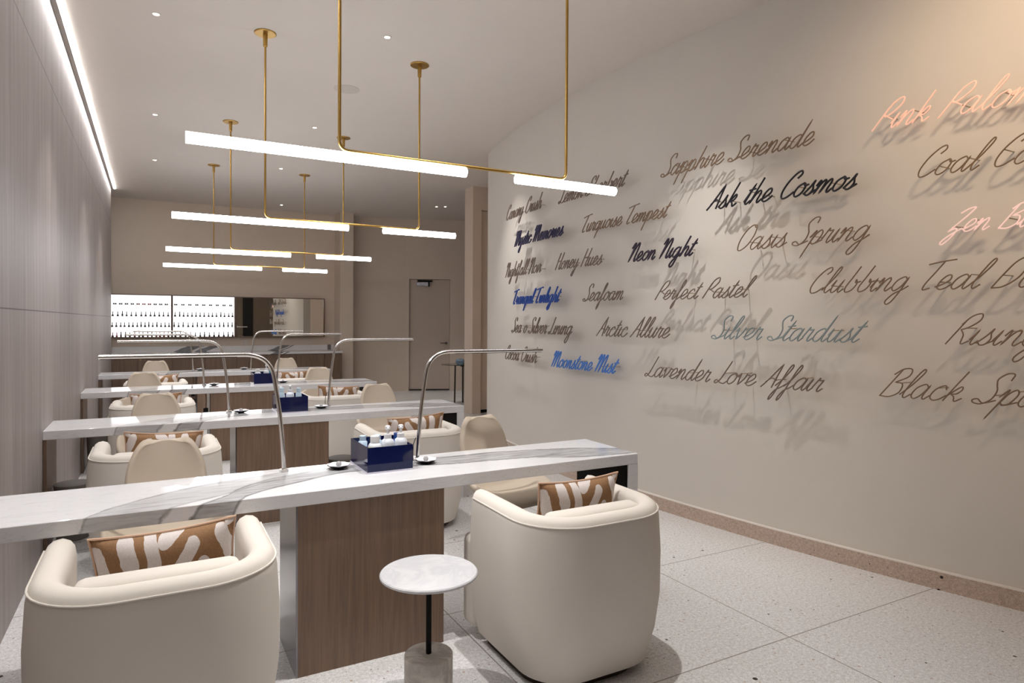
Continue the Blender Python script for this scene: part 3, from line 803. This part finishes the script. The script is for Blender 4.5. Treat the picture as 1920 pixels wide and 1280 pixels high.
for side, a, b, n, rn, z in rows:
    for k in range(n):
        mi = random.choice((0, 1, 1, 2, 2)) if rn != 'bottom' else random.choice((3, 4, 5, 7, 8, 6) if side == 'left' else (0, 7, 3, 1))  # upper rows get dark greys that paint their backlit silhouettes
        o = bottle(random.choice((0, 0, 1, 2)), mi)
        o.location = (a + (b - a) * k / (n - 1) + random.uniform(-0.006, 0.006), 13.3 - 0.055, z)
        tag(o, 'nail polish bottle, %s in view from the left, %s bottle row, %s lit case' % (ORD[k], rn, side), 'nail polish', 'nail polish bottles, %s row of the %s lit case' % (rn, side))
sw = {}
def swatch(mi):
    if mi not in sw:
        bm = nb()
        for x in (-0.015, 0.015): box(bm, x - 0.013, x + 0.013, -0.02, 0.0, 0, 0.030, 0.003, 1)
        box(bm, -0.028, 0.028, -0.018, -0.002, 0, 0.008)
        me = bpy.data.meshes.new('swatch_pot'); bm.to_mesh(me); bm.free(); me.materials.append(PMs[mi]); sw[mi] = me
    o = bpy.data.objects.new('swatch_pot', sw[mi]); COL.objects.link(o); return o
for side, a, b, cols in (('left', -0.585, 0.205, (0, 2, 2, 2, 5, 5, 4, 2, 2, 1)), ('right', 0.355, 1.27, (1, 2, 2, 1, 1, 1, 2, 2, 1))):
    for k, mi in enumerate(cols):
        o = swatch(mi); o.location = (a + (b - a) * k / (len(cols) - 1), 13.3 - 0.04, 1.715)
        tag(o, 'small colour swatch pot, %s in view from the left, top shelf, %s lit case' % (ORD[k], side), 'swatch', 'swatch pots on the top shelf of the %s lit case' % side)
mr = thing('wall_mirror', 'wide walnut framed mirror in two panes on the back wall', 'mirror', (0, 13.3, 0))
bm = nb(); X0, X1, Z0, Z1 = 1.352, 2.985, 1.138, 1.895
box(bm, X0, X1, -0.13, 0, Z0, Z0 + 0.016); box(bm, X0, X1, -0.13, 0, Z1 - 0.016, Z1); box(bm, X0, X0 + 0.016, -0.13, 0, Z0, Z1); box(bm, X1 - 0.016, X1, -0.13, 0, Z0, Z1)
obj('frame', bm, 'framewood', mr, smooth=False)
XM = 2.035
obj('pane', box(nb(), X0 + 0.016, XM - 0.002, -0.11, -0.10, Z0 + 0.016, Z1 - 0.016), 'mirror', mr, smooth=False)
obj('pane', box(nb(), XM + 0.002, X1 - 0.016, -0.11, -0.10, Z0 + 0.016, Z1 - 0.016), 'mirror', mr, smooth=False)

# ------------------------------------------------------------------ glass table by the far door
gt = thing('glass_table', 'round glass topped table with thin dark legs before the far door', 'table', (4.80, 10.62, 0))
obj('table_top', lathe(nb(), [(0.01, 0.690), (0.345, 0.690), (0.35, 0.695), (0.345, 0.700), (0.01, 0.700)], 48), 'glass', gt)
for a in (2.9, 5.0, 0.8):
    obj('leg', tube(nb(), [(0.11*math.cos(a), 0.11*math.sin(a), 0.0), (0.10*math.cos(a), 0.10*math.sin(a), 0.69)], 0.014, 12), 'plinth', gt)
obj('rail', box(nb(), 0.0, 0.30, -0.02, 0.02, 0.655, 0.689), 'plinth', gt, smooth=False)
tag(obj('glass_bowl', lathe(nb(), [(0.05, 0), (0.085, 0.03), (0.08, 0.07), (0.05, 0.10), (0.045, 0.10), (0.07, 0.06), (0.01, 0.012)], 28), 'blueglass', loc=(4.73, 10.50, 0.7)), 'pale blue glass bowl on the glass table by the door', 'bowl')
tag(obj('serving_tray', box(nb(), -0.17, 0.17, -0.08, 0.08, 0, 0.075, 0.01), 'cabwood', loc=(5.0, 10.66, 0.7)), 'brown tray on the glass table beside the glass bowl', 'tray')
sl = thing('black_stool', 'black stool partly hidden beside the glass table', 'stool', (4.90, 10.15, 0))
obj('seat', lathe(nb(), [(0.02, 0.40), (0.13, 0.40), (0.14, 0.42), (0.13, 0.44), (0.02, 0.44)], 28), 'black', sl)
for a in (2.4, 4.5, 0.3):
    obj('leg', tube(nb(), bez([(0.11*math.cos(a), 0.11*math.sin(a), 0.40), (0.15*math.cos(a), 0.15*math.sin(a), 0.2), (0.12*math.cos(a), 0.12*math.sin(a), 0.0)], 0.1), 0.013, 10), 'black', sl)

# ------------------------------------------------------------------ neon script signs
G = {
'a': ([[(.80,.80),(.55,1.0),(.18,.75),(.10,.25),(.36,0),(.66,.30),(.84,.98),(.84,.98),(.78,.25),(.92,0),(1.15,.28)]], 1.10),
'b': ([[(.42,1.95),(.28,1.1),(.15,.35),(.35,0),(.72,.15),(.85,.6),(.66,.95),(.72,.70),(1.05,.80)]], 1.00),
'c': ([[(.75,.72),(.56,1.0),(.18,.75),(.10,.25),(.36,0),(.68,.08),(.95,.38)]], 0.88),
'd': ([[(.80,.80),(.55,1.0),(.18,.75),(.10,.25),(.36,0),(.66,.30),(.95,2.0),(.95,2.0),(.82,.80),(.78,.22),(.94,0),(1.18,.28)]], 1.12),
'e': ([[(.0,.18),(.35,.36),(.66,.66),(.56,.98),(.32,.95),(.13,.60),(.14,.18),(.38,0),(.68,.10),(.95,.40)]], 0.88),
'f': ([[(.0,.2),(.35,.8),(.62,1.7),(.50,2.0),(.36,1.6),(.30,.5),(.24,-.6),(.10,-1.0),(.02,-.7),(.20,-.15),(.52,.10),(.80,.38)]], 0.72),
'g': ([[(.80,.80),(.55,1.0),(.18,.75),(.10,.25),(.36,0),(.66,.30),(.84,.98),(.84,.98),(.78,0),(.66,-.75),(.42,-1.0),(.22,-.75),(.45,-.25),(.85,.05),(1.15,.33)]], 1.10),
'h': ([[(.38,2.0),(.22,1.0),(.08,0),(.08,0),(.28,.65),(.55,.97),(.74,.80),(.68,.22),(.82,0),(1.08,.28)]], 1.04),
'i': ([[(.0,.30),(.20,.98),(.20,.98),(.12,.28),(.26,0),(.50,.28)]], 0.46),
'k': ([[(.38,2.0),(.22,1.0),(.08,0)],[(.14,.40),(.55,.98),(.70,.80),(.55,.52),(.26,.48),(.26,.48),(.52,.30),(.70,.02),(1.0,.25)]], 0.96),
'l': ([[(.0,.20),(.36,.9),(.62,1.75),(.50,2.0),(.34,1.6),(.18,.4),(.36,0),(.64,.28)]], 0.60),
'm': ([[(.0,.60),(.16,.98),(.20,.70),(.10,0),(.10,0),(.30,.70),(.52,.98),(.62,.75),(.53,0),(.53,0),(.75,.72),(.97,.98),(1.09,.75),(1.02,.2),(1.15,0),(1.40,.28)]], 1.36),
'n': ([[(.0,.60),(.16,.98),(.20,.70),(.10,0),(.10,0),(.32,.70),(.58,.98),(.70,.75),(.64,.2),(.78,0),(1.04,.28)]], 1.00),
'o': ([[(.56,1.0),(.18,.75),(.10,.25),(.38,0),(.72,.25),(.78,.75),(.56,1.0),(.70,.78),(1.0,.84)]], 0.94),
'p': ([[(.0,.50),(.26,1.0),(.22,.40),(.06,-1.0),(.06,-1.0),(.16,-.2),(.34,.7),(.62,1.0),(.82,.70),(.70,.15),(.42,0),(.26,.14),(.50,.02),(1.05,.25)]], 1.00),
'q': ([[(.80,.80),(.55,1.0),(.18,.75),(.10,.25),(.36,0),(.66,.30),(.84,.98),(.84,.98),(.74,0),(.64,-1.0),(.64,-1.0),(.80,-.30),(1.10,.30)]], 1.05),
'r': ([[(.0,.30),(.20,1.05),(.26,.88),(.56,.92),(.56,.92),(.44,.25),(.56,0),(.82,.28)]], 0.76),
's': ([[(.0,.10),(.30,.60),(.46,1.05),(.46,.75),(.62,.38),(.50,.05),(.26,0),(.10,.14)],[(.50,.05),(.88,.32)]], 0.78),
't': ([[(.0,.20),(.40,1.6),(.40,1.6),(.22,.70),(.14,.20),(.30,0),(.60,.28)],[(.02,1.12),(.60,1.20)]], 0.56),
'u': ([[(.0,.50),(.16,.98),(.16,.98),(.10,.32),(.26,0),(.52,.20),(.74,.98),(.74,.98),(.66,.24),(.80,0),(1.05,.28)]], 1.00),
'v': ([[(.0,.65),(.15,.98),(.20,.50),(.30,0),(.30,0),(.64,.55),(.72,.98),(.72,.90),(.98,.88)]], 0.90),
'w': ([[(.0,.65),(.13,.98),(.12,.40),(.26,0),(.50,.30),(.56,.95),(.56,.95),(.58,.20),(.76,0),(1.0,.50),(1.02,.98),(1.05,.90),(1.28,.88)]], 1.20),
'y': ([[(.0,.50),(.16,.98),(.16,.98),(.10,.35),(.30,.02),(.58,.30),(.76,.98),(.76,.98),(.64,-.2),(.44,-.95),(.20,-.85),(.42,-.3),(1.05,.28)]], 1.00),
'A': ([[(-.10,0),(.20,.55),(.80,2.0),(.80,2.0),(.82,1.0),(.86,0)],[(.10,.45),(.45,.80),(.95,.62)]], 1.08),
'B': ([[(.38,1.95),(.20,1.0),(.0,0)],[(.05,1.55),(.40,1.95),(.90,1.95),(.98,1.45),(.40,1.02),(.40,1.02),(.90,.92),(1.02,.35),(.60,0),(.05,.02)]], 1.14),
'C': ([[(.82,1.45),(1.02,1.75),(.85,2.0),(.50,1.80),(.16,1.2),(.06,.5),(.28,.04),(.66,.05),(1.10,.42)]], 1.10),
'D': ([[(.0,0),(.18,1.0),(.38,1.7),(.75,1.98),(1.12,1.6),(1.10,.70),(.62,.10),(.0,0)]], 1.28),
'H': ([[(.30,2.0),(.15,1.0),(.0,0)],[(1.08,2.0),(.92,1.0),(.80,.22),(.95,0),(1.20,.30)],[(.12,.95),(.92,1.05)]], 1.16),
'L': ([[(.58,2.0),(.46,1.2),(.30,.35),(.05,.0),(-.18,.08),(-.05,.28),(.35,.08),(.80,0),(1.05,.25)]], 0.98),
'M': ([[(-.12,1.45),(.10,1.98),(.20,1.70),(.02,0),(.02,0),(.34,1.35),(.60,1.96),(.70,1.70),(.58,0),(.58,0),(.90,1.35),(1.20,1.96),(1.32,1.60),(1.26,.30),(1.42,0),(1.68,.30)]], 1.64),
'N': ([[(-.12,1.45),(.12,1.98),(.24,1.70),(.04,0),(.04,0),(.40,1.30),(.72,1.96),(.90,1.65),(.84,.30),(1.0,0),(1.26,.30)]], 1.20),
'O': ([[(.95,1.75),(.66,2.0),(.24,1.6),(.05,.8),(.24,.08),(.62,.05),(1.02,.5),(1.16,1.3),(.98,1.9),(.66,2.0)]], 1.26),
'P': ([[(-.08,0),(.10,.8),(.26,1.5)],[(.16,1.0),(.40,1.75),(.85,2.02),(1.02,1.6),(.72,1.10),(.36,.86),(.20,.98),(.45,.85),(.95,.60)]], 1.00),
'R': ([[(-.02,0),(.14,.9),(.26,1.5)],[(.16,1.3),(.42,1.85),(.85,2.0),(1.0,1.6),(.66,1.15),(.30,.98),(.30,.98),(.62,.62),(.80,.05),(1.15,.25)]], 1.14),
'S': ([[(1.02,1.55),(.98,1.95),(.62,1.98),(.36,1.62),(.50,1.25),(.72,.85),(.72,.32),(.38,.0),(-.05,.05),(-.18,.22),(.05,.30),(.45,.06),(1.0,.28)]], 1.04),
'T': ([[(.60,1.98),(.46,1.3),(.26,.4),(.34,0),(.72,.12)],[(-.30,1.80),(.40,1.96),(1.25,2.08)]], 1.00),
'Z': ([[(.10,1.60),(.50,1.92),(.95,1.98),(.70,1.30),(.0,.08),(.0,.08),(.40,.30),(.62,.10),(.50,-.5),(.20,-1.0),(-.05,-.85),(.25,-.3),(.95,.30)]], 0.98),
}
SLANT = 0.58
def catmull(p, n=6):
    p = [Vector(q) for q in p]; out = []
    for i in range(len(p) - 1):
        if (p[i+1] - p[i]).length < 1e-6: continue
        a = p[i-1] if i > 0 else p[i] * 2 - p[i+1]
        d = p[i+2] if i + 2 < len(p) else p[i+1] * 2 - p[i]
        if (a - p[i]).length < 1e-6: a = p[i] * 2 - p[i+1]
        if (d - p[i+1]).length < 1e-6: d = p[i+1] * 2 - p[i]
        b, c = p[i], p[i+1]
        for k in range(n):
            u = k / n
            out.append(0.5 * ((2*b) + (c - a)*u + (2*a - 5*b + 4*c - d)*u*u + (3*b - a - 3*c + d)*u**3))
    out.append(p[-1]); return out
SPACE = 0.80
def layout(text):
    """list of words; each word is a list of strokes in slanted text units; plus start x of every character"""
    x = 0.0; words = [[]]; starts = []
    for ch in text:
        starts.append(x)
        if ch == ' ': x += SPACE; words.append([]); continue
        st, adv = G[ch]
        for s in st: words[-1].append([Vector((x + q.x + SLANT * q.y, q.y)) for q in catmull(s)])
        x += adv
    return words, starts
def neon_mat(name, rgb, e=0.0, rough=0.3):
    t = NT(name); c = lin(rgb); f = t.noise(t.obj(), 12, 2)
    t.col(t.mix(f, tuple(v * 0.94 for v in c), tuple(min(1, v * 1.06) for v in c))); t.rough(rough)
    if e:
        t.b.inputs['Emission Color'].default_value = (*c, 1); t.b.inputs['Emission Strength'].default_value = e
    return t.m
NM = {'tan': neon_mat('unlit_tan_tube', (128, 104, 82)), 'taupe': neon_mat('unlit_taupe_tube', (120, 102, 90)), 'black': neon_mat('black_tube', (24, 20, 30)), 'plum': neon_mat('plum_black_tube', (36, 20, 44)),
      'indigo': neon_mat('indigo_tube', (34, 28, 70)), 'blue': neon_mat('blue_tube', (16, 62, 140), 0.12), 'mist': neon_mat('mist_blue_tube', (70, 118, 190), 0.1), 'silver': neon_mat('silver_tube', (136, 148, 150)),
      'pink': neon_mat('lit_pink_tube', (255, 200, 178), 0.30), 'rosewhite': neon_mat('lit_rose_white_tube', (255, 216, 208), 0.30)}
WORDS = {'tan': 'tan', 'taupe': 'taupe', 'black': 'black', 'plum': 'dark plum', 'indigo': 'dark indigo', 'blue': 'deep blue', 'mist': 'mist blue', 'silver': 'silver grey', 'pink': 'lit pink', 'rosewhite': 'lit pinkish white'}
SIGNS = [('Pink Palom', 'Pink ', 2.301, 1.982, 2.554, 'pink', 0.0041),
 ('Sapphire Serenade', None, 3.805, 2.622, 2.551, 'tan', 0.0046),
 ('Coal Co', 'Coal ', 2.069, 1.739, 2.254, 'tan', 0.0039),
 ('Ask the Cosmos', None, 3.381, 2.376, 2.244, 'black', 0.0062),
 ('Zen Bl', 'Zen ', 1.967, 1.721, 1.938, 'rosewhite', 0.004),
 ('Lemon Sherbert', None, 5.163, 4.158, 2.559, 'taupe', 0.0052),
 ('Canary Crush', None, 6.365, 5.47, 2.572, 'taupe', 0.0056),
 ('Turquoise Tempest', None, 4.763, 3.702, 2.245, 'tan', 0.0049),
 ('Mystic Memories', None, 6.125, 5.074, 2.26, 'indigo', 0.0075),
 ('Neon Night', None, 4.15, 3.455, 1.939, 'plum', 0.0068),
 ('Oasis Spring', None, 3.131, 2.301, 1.94, 'tan', 0.0041),
 ('Nightfall Noir', None, 6.388, 5.483, 1.944, 'taupe', 0.0056),
 ('Honey Hues', None, 5.213, 4.478, 1.945, 'taupe', 0.0052),
 ('Clubbing Teal Da', 'Clubbing Teal ', 2.637, 1.747, 1.639, 'tan', 0.0039),
 ('Tranquil Twilight', None, 6.145, 5.103, 1.644, 'blue', 0.0078),
 ('Seafoam', None, 4.747, 4.21, 1.638, 'taupe', 0.0049),
 ('Perfect Pastel', None, 3.854, 2.99, 1.627, 'taupe', 0.0045),
 ('Sea o Silver Lining', None, 6.201, 4.91, 1.34, 'taupe', 0.0056),
 ('Arctic Allure', None, 4.55, 3.701, 1.338, 'taupe', 0.005),
 ('Silver Stardust', None, 3.33, 2.308, 1.344, 'silver', 0.0045),
 ('Rising', 'Risin', 1.936, 1.657, 1.347, 'tan', 0.0037),
 ('Cocoa Crush', None, 6.373, 5.55, 1.044, 'taupe', 0.0056),
 ('Moonstone Mist', None, 5.27, 4.254, 1.032, 'mist', 0.0067),
 ('Lavender Love Affair', None, 3.954, 2.547, 1.038, 'taupe', 0.0046),
 ('Black Spa', 'Black ', 2.244, 1.818, 1.044, 'tan', 0.0038)]
OFF = 0.10
for text, ref, ya, yb, z, cm, rad in SIGNS:
    words, starts = layout(text)
    x0 = min(q.x for s in layout(text[0])[0][0] for q in s)
    if ref:
        nxt = text[len(ref)]; x1 = starts[len(ref)] + min(q.x for s in layout(nxt)[0][0] for q in s)
    else:
        x1 = max(q.x for w in words for s in w for q in s)
    U = (ya - yb) / (x1 - x0)
    ym = (ya + yb) / 2
    tilt = math.sqrt(1 + (2 * KW * (ym - YW)) ** 2)
    def place(q, off=OFF):
        y = ya - (q.x - x0) * U
        return Vector((xw(y) - off, y, z + q.y * U * tilt))
    org = place(Vector((x0, 0)), 0)
    t = thing('neon_sign', 'script wall sign reading "%s" in %s tubing' % (text, WORDS[cm]), 'sign', org, group='script signs on the curved wall')
    for w in words:
        if not w: continue
        bm = nb()
        for s in w: tube(bm, [place(q) - org for q in s], rad, 7)
        wo = obj('word', bm, NM[cm], t, ang=80)
        allq = [q for s in w for q in s]
        xs_ = sorted(q.x for q in allq); k = 0
        for fx in (0.25, 0.68):
            tx = xs_[0] + (xs_[-1] - xs_[0]) * fx
            q = min((q for q in allq if 0.5 < q.y < 1.1), key=lambda q: abs(q.x - tx))
            a = place(q, OFF - rad * 0.5) - org; b = place(q, 0.0) - org
            obj('standoff', tube(nb(), [a, b], 0.0035, 8), 'standoff', wo)
